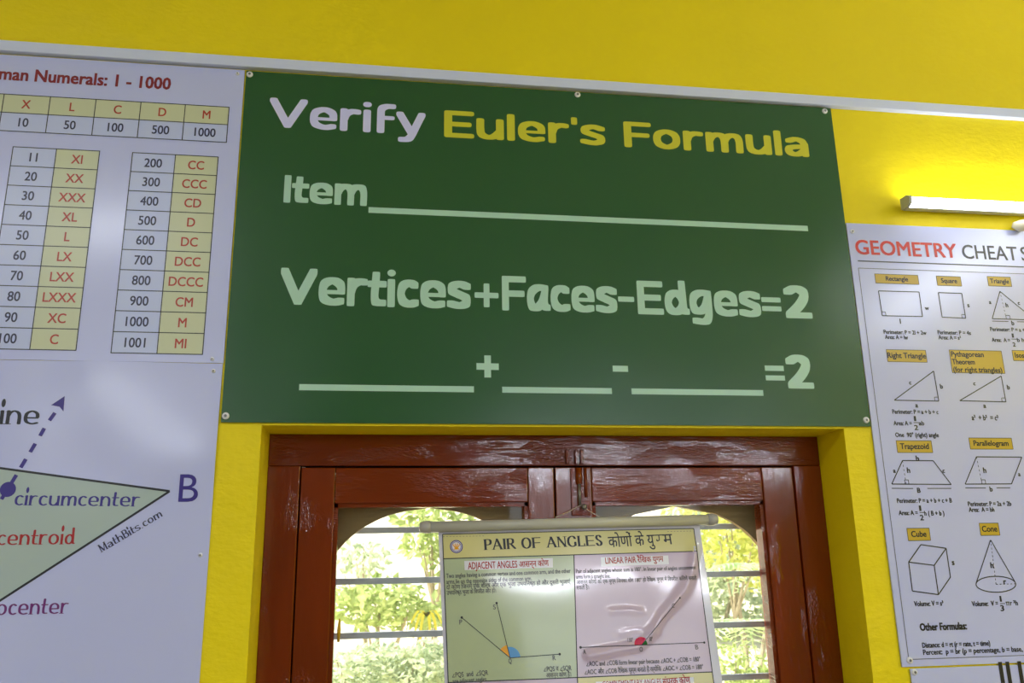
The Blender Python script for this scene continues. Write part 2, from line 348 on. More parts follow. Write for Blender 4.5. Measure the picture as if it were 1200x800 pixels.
# ------------------------------------------------------------------ room
U0, U1, VT, VS = .069, 1.167, -.004, -1.2          # window opening in wall coordinates
XL, XR, YB, H = -4.0, 3.6, -4.6, 3.15
def struct(name, mb, m, label, cat, **k): return tag(mb.build(name, m, **k), label, cat, kind='structure')
mb = MB().box(XL, U0, 0, .23, 0, H).box(U1, XR, 0, .23, 0, H).box(U0, U1, 0, .23, Z0+VT, H).box(U0, U1, 0, .23, 0, Z0+VS)
struct('wall_front', mb, M['wall'], 'bright yellow painted wall around the window, behind all boards and posters', 'wall')
struct('wall_left', MB().box(XL-.2, XL, YB, .23, 0, H), M['wall'], 'yellow side wall outside the frame to the left', 'wall')
struct('wall_right', MB().box(XR, XR+.2, YB, .23, 0, H), M['wall'], 'yellow side wall outside the frame to the right', 'wall')
mb = MB(); xs = [XL-.2, -3.6, -2.4, 1.2, 2.7, XR+.2]
for i, (a, b) in enumerate(zip(xs, xs[1:])):
    if i % 2: mb.box(a, b, YB-.2, YB, 0, .9).box(a, b, YB-.2, YB, 2.2, H)
    else: mb.box(a, b, YB-.2, YB, 0, H)
struct('wall_back', mb, M['wallwhite'], 'back wall behind the camera with two window openings', 'wall')
struct('floor', MB().box(XL-.2, XR+.2, YB-.2, .23, -.12, 0), M['floor'], 'speckled tiled floor below the frame', 'floor')
struct('ceiling', MB().box(XL-.2, XR+.2, YB-.2, .23, H, H+.15), M['ceil'], 'white ceiling above the frame', 'ceiling')

# cable casing on the wall above the boards
mb = MB()
def cz(x): return Z0 + .6975 - (x+.45)*.0014
prof = [(0, 0), (-.0125, 0), (-.0135, .001), (-.0135, .0205), (-.0125, .022), (0, .022)]
vs = []; n = 24; xa, xb = XL+.02, XR-.02
for i in range(n+1):
    x = xa+(xb-xa)*i/n; vs += [(x, y, cz(x)+z) for y, z in prof]
fs = [tuple(range(6)), tuple(n*6+k for k in range(5, -1, -1))] + [(i*6+k, (i+1)*6+k, (i+1)*6+(k+1) % 6, i*6+(k+1) % 6) for i in range(n) for k in range(6)]
mb.add(vs, fs)
tag(mb.build('cable_casing', M['casing']), 'long white plastic cable casing running along the yellow wall above the boards', 'casing')

# ------------------------------------------------------------------ boards and posters on the wall
def sheet_map(y, u0, u1, v0, v1, warp=0.0, twist=0.0):
    def S(u, v, lift=0):
        b = 0
        if warp:
            x = (u-u0)/(u1-u0); z = (v-v0)/(v1-v0); x = min(1, max(0, x)); z = min(1, max(0, z))
            b = warp*(math.sin(math.pi*x)*.8 + .25*math.sin(3*math.pi*x)*math.sin(math.pi*z) + .3*math.sin(2*math.pi*z)*x*(1-x))*(.4+.6*math.sin(math.pi*z))
            # slack twist near the upper right screw
            b += twist*(.0018-.45*(u+.125)*(v-.03))*math.exp(-((u+.12)/.13)**4-((v-.02)/.13)**4)
        return (u, -(y+b+lift), Z0+v)
    return S
def board(name, label, cat, u0, u1, v0, v1, thick, m, warp=0.0, y=0.001, twist=0.0):
    root = empty(name, (0, 0, 0)); tag(root, label, cat)
    S = sheet_map(y+thick, u0, u1, v0, v1, warp, twist); nu, nv = (40, 40) if warp else (1, 1)
    mb = MB(); vs = []; fs = []
    for j in range(nv+1):
        for i in range(nu+1): vs.append(S(u0+(u1-u0)*i/nu, v0+(v1-v0)*j/nv))
    N = len(vs); vs += [(a, b+thick, c) for a, b, c in vs]
    for j in range(nv):
        for i in range(nu):
            k = j*(nu+1)+i; fs.append((k, k+1, k+nu+2, k+nu+1)); fs.append((N+k, N+k+nu+1, N+k+nu+2, N+k+1))
    per = [i for i in range(nu+1)] + [(nu)+j*(nu+1) for j in range(1, nv+1)] + [nv*(nu+1)+i for i in range(nu-1, -1, -1)] + [j*(nu+1) for j in range(nv-1, 0, -1)]
    n2 = len(vs); vs += [vs[a] for a in per] + [vs[N+a] for a in per]; m_ = len(per)
    for a in range(m_): b = (a+1) % m_; fs.append((n2+b, n2+a, n2+m_+a, n2+m_+b))
    mb.add(vs, fs); o = mb.build('panel', m, root, smooth=False)
    if warp:
        for p in o.data.polygons: p.use_smooth = abs(p.normal.y) > .7
    return root, S
def screw(root, S, u, v, r=.0062):
    c = Vector(S(u, v)); mb = MB(); n = 16
    pr = [(r, 0), (r, .0012), (r*.82, .0026), (r*.5, .0032)]
    vs = [(c.x+q*math.cos(2*math.pi*k/n), c.y-h, c.z+q*math.sin(2*math.pi*k/n)) for q, h in pr for k in range(n)]
    fs = [(i*n+k, i*n+(k+1) % n, (i+1)*n+(k+1) % n, (i+1)*n+k) for i in range(3) for k in range(n)] + [tuple(range(3*n, 4*n))]
    o = mb.add(vs, fs).build('screw_cap', M['cap'], root, smooth=True)
    mb = MB(); pr = [(r*.42, .0030), (r*.36, .0040), (r*.1, .0042)]
    vs = [(c.x+q*math.cos(2*math.pi*k/n), c.y-h, c.z+q*math.sin(2*math.pi*k/n)) for q, h in pr for k in range(n)]
    fs = [(i*n+k, i*n+(k+1) % n, (i+1)*n+(k+1) % n, (i+1)*n+k) for i in range(2) for k in range(n)] + [tuple(range(2*n, 3*n))]
    mb.add(vs, fs).build('screw', M['screw'], o)

# --- green board
gb, S = board('green_board', 'large green board with a formula in pale letters, screwed above the window', 'board', .0005, 1.2215, .0, .6925, .004, M['green'])
Print(S).text('Verify', (.049,.5735), (.3479,.5735), .064, 'round').build('title_lettering', M['lilac'], gb)['label'] = 'pale lilac word Verify'
e0, e1, f0 = at(520,163)[0], at(709,175)[0], at(731,177)[0]
Print(S).text("Euler's", (e0,.5725), (e1,.5725), .060, 'round').build('title_lettering', M['yell'], gb)['label'] = 'yellow second word of the title'
Print(S).text('Formula', (f0,.5725), (1.160,.5725), .059, 'round').build('title_lettering', M['yell'], gb)['label'] = 'yellow third word of the title'
Print(S).text('Item', (.0845,.4180), (.2400,.4180), .0565, 'slab').build('item_lettering', M['mint'], gb)
p = Print(S); p.rect(.2436, 1.137, .4045, .4162).build('blank_line', M['mint'], gb)
for tx, a, b, v, h in (('Vertices', .0885, .4385, .2175, .0705), ('+', .4455, .4925, .2165, .070), ('Faces', .4985, .7235, .2170, .069), ('-', .7265, .7575, .2175, .068),
        ('Edges', .7645, 1.0175, .2165, .0685), ('=', 1.0195, 1.0615, .2165, .066), ('2', 1.069, 1.1235, .2165, .069)):
    Print(S).text(tx, (a, v), (b, v), h, 'slab').build('equation_lettering', M['mint'], gb)
for a, b in ((.1308,.444), (.4965,.7048), (.7430,1.0060)): Print(S).rect(a, b, .0583, .0695).build('blank_line', M['mint'], gb)
p = Print(S)
for t_ in union([[(.449,.1010),(.4906,.1010),(.4906,.1135),(.449,.1135)],[(.4636,.0865),(.4760,.0865),(.4760,.1285),(.4636,.1285)]]): p.poly(t_)
p.build('operator_lettering', M['mint'], gb); Print(S).rect(.7085,.7385,.1015,.1130).build('operator_lettering', M['mint'], gb)
tag(Print(S).rect(1.0140,1.0530,.1080,.1185).rect(1.0140,1.0535,.0890,.0990).build('operator_lettering', M['mint'], gb), 'mint equals sign')
Print(S).text('2', (1.0585,.0735), (1.1105,.0735), .068, 'slab').build('operator_lettering', M['mint'], gb)
for u, v in ((.0075,.6845), (.6617,.6860), (1.2065,.6845), (.0080,.0110), (1.2130,.0125)): screw(gb, S, u, v)

# --- poster of Roman numerals
rp, S = board('roman_numeral_poster', 'white poster of Roman numeral tables, left of the green board', 'poster', -.63, -.0028, .1062, .6945, .002, M['paper'], warp=.0015)
_, WF = font_text('man Numerals: 1 - 1000', .018); _, WA = font_text('Roman Numerals: 1 - 1000', .026); k = (.4425-.138)/WF
Print(S).text('Roman Numerals: 1 - 1000', (-.138-WA*k, .642), (-.138, .642), .0245, bold=.028).build('title_lettering', M['maroon'], rp)
def table(cols, v1, v0, rows, kh, parent):
    """cols: vertical lines; rows: lists of texts; kh(r, c) true for khaki cells; each cell is a part with its figure"""
    nr = len(rows); dv = (v1-v0)/nr; gr = Print(S)
    for r, row in enumerate(rows):
        for c, tx in enumerate(row):
            u0, u1 = cols[c], cols[c+1]; a, b = v1-dv*(r+1), v1-dv*r; k = kh(r, c)
            f = Print(S).patch((u0, b), (u1, b), (u1, a), (u0, a), 4, 2).build('table_cell', M['khaki' if k else 'lav'], parent)
            Print(S).ctext(tx, ((u0+u1)/2, (a+b)/2), .0170, kx=.86, bold=.014).build('numeral_lettering' if k else 'number_lettering', M['rust' if k else 'navy'], f)
    for r in range(nr+1): gr.line((cols[0]-.0007, v1-dv*r), (cols[-1]+.0007, v1-dv*r), .0016, seg=12)
    for c in cols: gr.line((c, v1), (c, v0), .0016, seg=10)
    tag(gr.build('grid_lines', M['ink'], parent), kind='stuff')
table([-.0268-.0805*k for k in range(7, -1, -1)], .6118, .5370, ['I V X L C D M'.split(), '1 5 10 50 100 500 1000'.split()], lambda r, c: r == 0, rp)
table([-.6085,-.5335,-.4585], .5056, .1245, [[str(i+1), x] for i, x in enumerate('I II III IV V VI VII VIII IX X'.split())], lambda r, c: c == 1, rp)
table([-.4005,-.3260,-.2510], .5056, .1245, list(zip('11 20 30 40 50 60 70 80 90 100'.split(), 'XI XX XXX XL L LX LXX LXXX XC C'.split())), lambda r, c: c == 1, rp)
table([-.1930,-.1165,-.0395], .5058, .1212, list(zip('200 300 400 500 600 700 800 900 1000 1001'.split(), 'CC CCC CD D DC DCC DCCC CM M MI'.split())), lambda r, c: c == 1, rp)
for u, v in ((-.0158,.6855), (-.0222,.1130), (-.61,.6855)): screw(rp, S, u, v, .0035)

# --- poster with the triangle and dashed line
tp, S = board('triangle_poster', 'white poster of a triangle with dashed arrow and circumcenter, below the Roman numerals', 'poster', -.63, -.0040, -.50, .1054, .002, M['paper'], warp=.0015, twist=1.0)
B = (-.0745,-.1185); A = (-.56, -.0485); C = (-.52, -.4305)
p = Print(S); N = 14                                # filled triangle, diced to follow the sheet
def tri(i, j): return (A[0]+(B[0]-A[0])*i/N+(C[0]-A[0])*j/N, A[1]+(B[1]-A[1])*i/N+(C[1]-A[1])*j/N)
for i in range(N):
    for j in range(N-i):
        p.poly([tri(i, j), tri(i+1, j), tri(i, j+1)], .0002)
        if i+j < N-1: p.poly([tri(i+1, j), tri(i+1, j+1), tri(i, j+1)], .0002)
p.build('triangle_fill', M['trifill'], tp)
Print(S).path([A, B, C], .0036, seg=16).build('triangle_outline', M['ink'], tp)
p = Print(S)
for a, b in (((65.5,484),(59,493)), ((53,502),(48,511)), ((42.5,520),(36.5,530)), ((31.5,538),(25.5,548)), ((20.5,556.5),(3,585)), ((-3,594),(-9,603)), ((-15,612),(-21,622))):
    p.line(at(*a), at(*b), .0062)
p.poly([at(77,464.5), at(75.5,482.5), at(71,477), at(61,475)]); p.disc(at(10.5,573.5), .0125)
p.build('dashed_line', M['blue'], tp)['kind'] = 'stuff'
def end_text(p, full, tail, x0, x1, y, h, face):   # only the tail of the word is inside the frame
    W0 = stroke_text(full, face)[1]; W1 = stroke_text(tail, face)[1]; a, b = at(x0, y), at(x1, y); k = (b[0]-a[0])/W1
    p.text(full, (b[0]-W0*k, b[1]), b, h, face)
p = Print(S); G['E_'] = G['E']; end_text(p, 'Euler Line', 'ine', -1, 46.5, 499, .042, 'serif'); p.build('heading_lettering', M['ink'], tp)
Print(S).text('circumcenter', at(17,593), at(164,594.5), .0290, 'serif').build('point_lettering', M['blue'], tp)
p = Print(S); end_text(p, 'centroid', 'centroid', -3, 88, 638.5, .0295, 'serif'); p.build('point_lettering', M['crimson'], tp)
p = Print(S); end_text(p, 'orthocenter', 'ocenter', -4, 80.5, 719.5, .0295, 'serif'); p.build('point_lettering', M['purple'], tp)
Print(S).text('MathBits.com', at(120,648), at(192,605), .0155, 'serif').build('credit_lettering', M['navy'], tp)
Print(S).text('B', at(209.5,588), at(232,588), .046, bold=.0).build('vertex_letter', M['blue'], tp)
Print(S).text('A', (-.6,-.07), (-.568,-.07), .046).text('C', (-.55,-.48), (-.52,-.48), .046).build('vertex_letter', M['blue'], tp)
for u, v in ((-.0185,.0915), (-.0170,-.2241)): screw(tp, S, u, v, .0035)

# --- geometry poster
gp, S = board('geometry_poster', 'white Geometry Cheat Sheet poster with golden labels, right of the green board', 'poster', 1.2245, 1.838, -.4405, .4270, .003, M['paper'])
bl = at(1002.5,298.7); br = at(1120.4,303); Wg = br[0]-bl[0]; vv = .3590; hh = .0305
Print(S).text('GEOMETRY', (bl[0], vv), (br[0], vv), hh, bold=.022).build('title_lettering', M['red'], gp)['label'] = 'red word GEOMETRY'
Print(S).text('CHEAT', (at(1127.5,304)[0], vv-.001), (at(1192,308)[0], vv-.001), hh, bold=.010).text('SHEET', (at(1196.5,308)[0], vv-.001), (1.735, vv-.001), hh, bold=.010).build('title_lettering', M['slate'], gp)['label'] = 'slate grey words CHEAT SHEET'
Print(S).rect(1.2395, 1.825, .3425, .3450).build('title_rule', M['slate'], gp)
p = Print(S); a, b = 1.2385, 1.827
p.path([(a, .3280), (b, .3280), (b, -.4280), (a, -.4280)], .0011); p.build('border_line', M['grey'], gp)
def rc(x0, y0, x1, y1):
    a = at(x0, y0); b = at(x1, y1); c = at((x0+x1)/2, (y0+y1)/2); return (a[0], b[0], b[1], a[1])
lb = Print(S); lo = Print(S); lt = Print(S)
for tx, x0, y0, x1, y1 in (('Rectangle',1023.5,321.5,1075.5,334), ('Square',1095.5,324,1125.5,336), ('Triangle',1155,324.5,1184,336.5), ('Right Triangle',1037,410,1085,425),
        ('Trapezoid',1048.5,516.5,1091.5,530.5), ('Parallelogram',1133.5,513.3,1185.5,526.5), ('Cube',1061,619,1089,633), ('Cone',1145.5,613,1170,627), ('Isosceles Triangle',1184,411,1241,424)):
    u0, u1, v0, v1 = rc(x0, y0, x1, y1); lb.rect(u0, u1, v0, v1); lo.path([(u0,v0),(u1,v0),(u1,v1),(u0,v1)], .0010)
    W = font_text(tx, .03)[1]; hh = min((v1-v0)*.46, (u1-u0)*.97/W/.95); wd = min(W*hh*.95, (u1-u0)*.98)
    lt.text(tx, ((u0+u1)/2-wd/2, (v0+v1)/2-hh*.42), ((u0+u1)/2+wd/2, (v0+v1)/2-hh*.42), hh, bold=.03)
u0, u1, v0, v1 = rc(1110.5, 410.5, 1176, 438); lb.rect(u0, u1, v0, v1); lo.path([(u0,v0),(u1,v0),(u1,v1),(u0,v1)], .0010)
for i, (tx, f) in enumerate((('Pythagorean', .64), ('Theorem', .44), ('(for right triangles)', .96))):
    lt.text(tx, (u0+.003, v1-.0135-.0160*i), (u0+.003+(u1-u0-.004)*f, v1-.0135-.0160*i), .0105, bold=.03)
lb.build('golden_labels', M['label'], gp)['kind'] = 'stuff'; lo.build('label_outlines', M['ink'], gp)['kind'] = 'stuff'; lt.build('label_lettering', M['ink'], gp)['kind'] = 'stuff'
px = lambda *P: [at(*q) for q in P]
def shape(name, fn): p = Print(S); fn(p); p.build(name, M['ink'], gp)['kind'] = 'stuff'
LW = .0018
def sq(p, x, y, s=.008, f=1): a = at(x, y); p.path([a, (a[0]+s*f, a[1]), (a[0]+s*f, a[1]+s), (a[0], a[1]+s)], .0011)
shape('rectangle_diagram', lambda p: (p.path(px((1028,341.5),(1075.5,342.8),(1079.5,371.5),(1032.5,370.5)), LW), sq(p, 1032.5, 370.5), p.ctext('w', at(1084.5,361.5), .008, bold=.04), p.ctext('l', at(1053.5,377), .010, bold=.03)))
shape('square_diagram', lambda p: (p.path(px((1098,343.5),(1125.5,344.5),(1130,373.5),(1102.5,372.2)), LW), sq(p, 1130, 373.5, f=-1), p.ctext('s', at(1133,358), .009, bold=.04)))
def f_(p):
    P = px((1170,342),(1161,374),(1211,375.5)); p.path(P, LW); f = (P[0][0]+.004, P[1][1]); p.line(P[0], f, .0010, dash=.004); p.path([f, (f[0]+.009, f[1]), (f[0]+.009, f[1]+.008), (f[0], f[1]+.008)], .0011)
    p.ctext('a', at(1158.5,354.5), .008, bold=.04).ctext('c', at(1192,355.5), .008, bold=.04).ctext('h', at(1178,358), .009, bold=.04).ctext('b', at(1185,379), .009, bold=.04)
    p.line(at(1161,376.8), at(1180,377.3), .0014).line(at(1190,377.5), at(1211,378), .0014)
shape('triangle_diagram', f_)
shape('right_triangle_diagram', lambda p: (p.path(px((1046.5,469.2),(1092.5,435.2),(1098.5,470.3)), LW), sq(p, 1098.3, 470.3, f=-1), p.ctext('c', at(1065,448.5), .008, bold=.04), p.ctext('b', at(1101.5,453), .009, bold=.04), p.ctext('a', at(1072.5,475), .009, bold=.04)))
shape('pythagorean_diagram', lambda p: (p.path(px((1123,469.8),(1171.5,441),(1177,471.2)), LW), sq(p, 1176.8, 471.2, f=-1), p.ctext('c', at(1140,449.5), .008, bold=.04), p.ctext('b', at(1179.8,454), .009, bold=.04), p.ctext('a', at(1152,475.5), .009, bold=.04)))
def f_(p):
    P = px((1056,539.8),(1092,540),(1113,567.7),(1043.5,567.2)); p.path(P, LW); f = (P[0][0]+.001, P[3][1]); p.line(P[0], f, .0010, dash=.004); sq(p, 1059, 567.3)
    p.ctext('b', at(1073.5,537.2), .010, bold=.04).ctext('a', at(1046.5,551.5), .008, bold=.04).ctext('c', at(1104,551.5), .008, bold=.04).ctext('h', at(1063,551), .010, bold=.04).ctext('B', at(1075,574.5), .009, bold=.04)
    p.line(at(1043.5,572.2), at(1068.5,572.4), .0014).line(at(1085,572.3), at(1113,572.3), .0014)
shape('trapezoid_diagram', f_)
def f_(p):
    P = px((1142.5,535.4),(1195.5,535.8),(1183.5,567),(1129.3,567.3)); p.path(P, LW); f = (P[0][0]+.003, P[3][1]); p.line(P[0], f, .0010, dash=.004); sq(p, 1149, 567.1)
    p.ctext('h', at(1152,551), .010, bold=.04).ctext('a', at(1192.5,555.5), .008, bold=.04).ctext('b', at(1159.5,573), .009, bold=.04)
    p.line(at(1129.5,571.7), at(1153.5,571.8), .0014).line(at(1166,571.7), at(1182,571.6), .0014)
shape('parallelogram_diagram', f_)
def f_(p):
    a, b, c, d, e, f, g = px((1077.5,638),(1107,642.3),(1063.2,658.4),(1093,662.2),(1067.5,692.2),(1098,696.4),(1112,676))
    for q in ((a,b),(a,c),(c,d),(d,b),(c,e),(d,f),(e,f),(b,g),(f,g)): p.line(*q, LW*1.1)
    p.ctext('s', at(1115,658.5), .010, bold=.04)
shape('cube_diagram', f_)
def f_(p):
    c = at(1165.3,684.3); r = at(1188.5,684)[0]-c[0]; r2 = .0145; a = at(1159,632.5); p.ring(c, r, r2, LW)
    p.line(a, (c[0]-r*.98, c[1]+.003), LW).line(a, (c[0]+r*.98, c[1]+.003), LW).line(a, c, .0011, dash=.0035).line(c, (c[0]+r, c[1]), .0011, dash=.0035)
    p.ctext('h', at(1160.5,662), .010, bold=.04).ctext('r', at(1175.5,681), .010, bold=.04)
shape('cone_diagram', f_)
# formulas: text, left, right, baseline height in the photograph, capital height
fm = Print(S)
for tx, x0, x1, y, h in (('Perimeter: P = 2l + 2w',1034.5,1084,391.6,.0082), ('Area: A = lw',1036,1062.5,397.5,.0082), ('Perimeter: P = 4s',1097.5,1136,392,.0082), ('Area: A = s²',1098.5,1124.5,398,.0082),
        ('Perimeter: P = a + b + c',1159,1212,388.3,.0082), ('Area:  A =',1161,1182,400.8,.0082), ('1',1184.5,1186.3,396,.0085), ('2',1185.5,1188.5,406.5,.0085), ('b h',1190.5,1198.5,401,.0082),
        ('Perimeter: P = a + b + c',1044.5,1098,485,.0085), ('Area: A =',1046,1067,498.5,.0085), ('1',1070,1072,493.5,.0095), ('2',1070.3,1074.5,504,.0095), ('ab',1075.5,1081.5,498.5,.0085), ('One  90° (right) angle',1048,1098.5,512.2,.0085),
        ('a²  + b²  = c²',1137.5,1168.5,492.5,.0105),
        ('Perimeter: P = a + b + c + B',1050,1114,589.3,.0085), ('Area: A =',1052,1074,603.5,.0085), ('1',1076,1078,598.5,.0098), ('2',1077,1081,609.5,.0098), ('h ( B + b )',1082,1105,604,.0085),
        ('Perimeter: P = 2a + 2b',1133,1183.5,593,.0085), ('Area:  A = bh',1134,1163.5,599.7,.0085),
        ('Volume: V = s³',1070,1104,710,.0088), ('Volume:  V =',1137.5,1168,710,.0088), ('1',1170.3,1172,704.5,.0100), ('3',1171,1175,715.5,.0100),  ('r ²h',1182,1191,709,.0088),
        ('Other Formulas:',1077,1131.5,738.5,.0125), ('Distance: d = rt (r = rate, t = time)',1079.5,1159,758.5,.0088), ('Percent:  p = br (p = percentage, b = base, r = rate)',1080.5,1222,766.8,.0088)):
    q0, q1 = at(x0, y), at(x1, y); fm.text(tx, (q0[0], q0[1]), (q1[0], q0[1]), h, bold=.045 if 'Other' in tx else .03)
for x0, x1, y in ((1183.5,1190,397.8), (1069,1075,495.4), (1076,1082,600.5), (1170,1176,707)):
    q0, q1 = at(x0, y), at(x1, y); fm.line(q0, (q1[0], q0[1]), .0012)
q = at(1177,709.2); fm.rect(q[0], q[0]+.008, q[1]+.0055, q[1]+.007).rect(q[0]+.0015, q[0]+.003, q[1], q[1]+.006).rect(q[0]+.005, q[0]+.0065, q[1], q[1]+.006)
fm.build('formula_lettering', M['ink'], gp)['kind'] = 'stuff'
for u, v in ((1.2350,.4080), (1.2400,-.4295)): screw(gp, S, u, v, .0042 if v > 0 else .0060)

# --- poster below it
up, S = board('unit_poster', 'grey white poster with tall black capitals, just below the geometry poster', 'poster', 1.2395, 1.838, -1.05, -.4440, .003, M['paper'])
Print(S).text('UNITS', (1.4235,-.5550), (1.640,-.5550), .112, bold=.05).build('title_lettering', M['ink'], up)
screw(up, S, 1.2465, -.4500, .0055)

# ------------------------------------------------------------------ window
W = empty('window_1'); tag(W, 'brown glossy wooden window with two casements and steel bars, below the green board', 'window', kind='structure')
def wbox(name, u0, u1, v0, v1, y0, y1, m, parent, bevel=.0018): return MB().box(u0, u1, y0, y1, Z0+v0, Z0+v1).build(name, m, parent, bevel=bevel)
FY = .105
wbox('frame_head', U0, U1, -.0635, VT, FY, .165, M['wood'], W)
wbox('frame_jamb', U0, .1280, VS+.05, -.0637, FY, .165, M['woodv'], W); wbox('frame_jamb', 1.1080, U1, VS+.05, -.0637, FY, .165, M['woodv'], W)
wbox('frame_sill', U0, U1, VS, VS+.05, FY-.01, .165, M['wood'], W)
for nm, u0, u1, v0, v1 in (('gap_backing', .120, .1340, VS+.05, -.0637), ('gap_backing', 1.1020, 1.1160, VS+.05, -.0637), ('gap_backing', .1345, 1.1015, -.0720, -.0560), ('gap_backing', .6050, .6200, VS+.05, -.0725)):
    wbox(nm, u0, u1, v0, v1, .1425, .1640, M['dark'], W, bevel=0)  # strips added to stop light leaks; gap shade put into their near-black colour
def casement(o0, o1, g0, g1, top, bot, gt, gb_):
    y0, y1 = FY+.003, .142; c = MB()
    b = .0075                                       # moulded bead round the pane
    for k_, (yy) in ((0, .006), (1, .013)):
        s = b*(1-k_*.5)
        c.box(g0-0, g0+s, y0+yy, y1, Z0+gb_, Z0+gt).box(g1-s, g1, y0+yy, y1, Z0+gb_, Z0+gt).box(g0, g1, y0+yy, y1, Z0+gt-s, Z0+gt).box(g0, g1, y0+yy, y1, Z0+gb_, Z0+gb_+s)
    f = c.build('casement', M['wood'], W)
    wbox('stile', o0, g0, bot, top, y0, y1, M['woodv'], f); wbox('stile', g1, o1, bot, top, y0, y1, M['woodv'], f)
    wbox('top_rail', g0+.0006, g1-.0006, gt, top-.0004, y0+.0006, y1, M['wood'], f); wbox('bottom_rail', g0+.0006, g1-.0006, bot, gb_, y0+.0006, y1, M['wood'], f)
    MB().box(g0+.002, g1-.002, .130, .133, Z0+gb_+.002, Z0+gt-.002).build('glass_pane', glass, f)
    return f
cl = casement(.1300, .6112, .1925, .5600, -.0665, VS+.053, -.1330, VS+.14)
casement(.6142, 1.1060, .6860, 1.0400, -.0665, VS+.053, -.1330, VS+.14)
# dried yellow paint on the left pane
a = at(398, 725, .129); b_ = at(396.5, 752, .129)
MB().tube([(a[0], .1295, Z0+a[1]), ((a[0]+b_[0])/2, .1290, Z0+(a[1]+b_[1])/2), (b_[0], .1295, Z0+b_[1])], [.0016, .0036, .0022], 8).build('paint_smear', M['smear'], cl, smooth=True)
# arched boards behind the casements
def arch(cx, x0, x1, planks, a=.2, b=.155, top=-.075, vt=-.1400, vb=-.30):
    for k, (z1, z0) in enumerate(planks):
        for sg, xe in ((-1, x0), (1, x1)):
            P = []; n = 14
            def edge(z):                             # arch x-offset at height z
                d = (vt-z)/b; return 0 if d <= 0 else a*math.sqrt(max(0, 1-(1-min(1, d))**2))
            zs = [z1+(z0-z1)*i/n for i in range(n+1)]
            P = [(xe, Z0+z1)] + [(cx+sg*edge(z), Z0+z) for z in zs] + [(xe, Z0+z0)]
            if sg > 0: P = P[::-1]
            MB().prism(P, .167+.003*k, .181+.003*k).build('arch_plank', M['plank'], W)
arch(.372, .10, .610, [(-.075,-.1640), (-.1620,-.30)])
arch(.874, .612, 1.14, [(-.075,-.30)])
for z in (-.1795, -.2755, -.3750, -.4745, -.574, -.674, -.774, -.874, -.974, -1.074): # flat steel bars
    MB().box(U0+.001, U1-.001, .199, .203, Z0+z-.0060, Z0+z+.0060).build('grille_bar', M['steel'], W, bevel=.0012)
for u in (U0+.02, (U0+U1)/2, U1-.02): MB().box(u-.008, u+.008, .2035, .2085, Z0+VS+.001, Z0-.080).build('grille_upright', M['steel'], W)
# tower bolt on the centre stile, painted over
def wob(name, mb, m, **k): return mb.build(name, m, W, **k)
wob('bolt_plate', MB().box(.6440, .6810, FY-.001, FY+.003, Z0-.1600, Z0-.0680), M['wood'], bevel=.001)
wob('bolt_barrel', MB().tube([(.6600, FY-.003, Z0-.0690), (.6600, FY-.003, Z0-.1000)], .0065, 14), M['wood'], smooth=True)
wob('bolt_barrel', MB().tube([(.6730, FY-.002, Z0-.0690), (.6730, FY-.002, Z0-.1250)], .0030, 10), M['wood'], smooth=True)
wob('bolt_rod', MB().tube([(.6590, FY-.006, Z0-.1000), (.6590, FY-.006, Z0-.1420)], .0030, 12), M['iron'], smooth=True)
wob('bolt_knob', MB().tube([(.6655, FY-.004, Z0-.1440), (.6655, FY-.010, Z0-.1440), (.6655, FY-.016, Z0-.1440), (.6655, FY-.019, Z0-.1440)], [.003, .0052, .0058, .003], 14), M['iron'], smooth=True)
for u in (.6375, .6560, .6665):
    wob('bolt_keeper', MB().box(u-.0032, u+.0032, FY-.007, FY+.002, Z0-.0610, Z0-.0330), M['wood'], bevel=.0015)

# ------------------------------------------------------------------ hanging chart
ch = empty('hanging_chart', (0, 0, 0)); tag(ch, 'rolled paper chart titled PAIR OF ANGLES hanging in front of the window', 'chart')
# sheet plane through four points of the room (top edge under the roller, lower edge tipped toward the room)
def P3(px_, py_, Y): u, v = at(px_, py_, Y); return Vector((u, Y, Z0+v))
TL = P3(513.5, 619, .072); TR = P3(819.5, 612.5, .072); BL0 = P3(521, 800, .048)
UA = (TR-TL).normalized(); VA = (BL0-TL); VA = (VA - UA*VA.dot(UA)*1.0).normalized()
VA = (BL0-TL).normalized(); NA = UA.cross(VA).normalized()
if NA.y > 0: NA = -NA
def onsheet(px_, py_):
    d = ray(px_, py_); k = (TL-CAM).dot(NA)/d.dot(NA); q = CAM+d*k-TL
    uu, vv, uv = UA.dot(UA), VA.dot(VA), UA.dot(VA); det = uu*vv-uv*uv
    a, b = q.dot(UA), q.dot(VA); return ((a*vv-b*uv)/det, -(b*uu-a*uv)/det)       # (s, -t)
SW = (TR-TL).length; SH = .72
crease = [onsheet(*q) for q in ((815,640),(811,668),(803,690),(790,706),(775,722),(762,744),(748,757),(716,763),(690,768))]
crease2 = [onsheet(*q) for q in ((716,716),(735,715),(752,717))]; crease3 = [onsheet(*q) for q in ((728,742),(745,738),(770,742))]
def dpl(p, L):
    m = 9
    for a, b in zip(L, L[1:]):
        dx, dy = b[0]-a[0], b[1]-a[1]; t = max(0, min(1, ((p[0]-a[0])*dx+(p[1]-a[1])*dy)/(dx*dx+dy*dy)))
        m = min(m, math.hypot(p[0]-a[0]-dx*t, p[1]-a[1]-dy*t))
    return m
def CS(s, t, lift=0):
    p = (s, t); w_ = .0028*math.exp(-(dpl(p, crease)/.0080)**2) + .0009*math.exp(-(dpl(p, crease2)/.006)**2) + .0006*math.exp(-(dpl(p, crease3)/.006)**2)
    w_ += .0010*math.sin(s*11+.6)*math.sin(-t*6) + .0003*math.sin(s*24+t*14) + .0015*math.sin(s*5.5+t*4+1)
    q = TL + UA*s - VA*t + NA*(w_+lift); return (q.x, q.y, q.z)
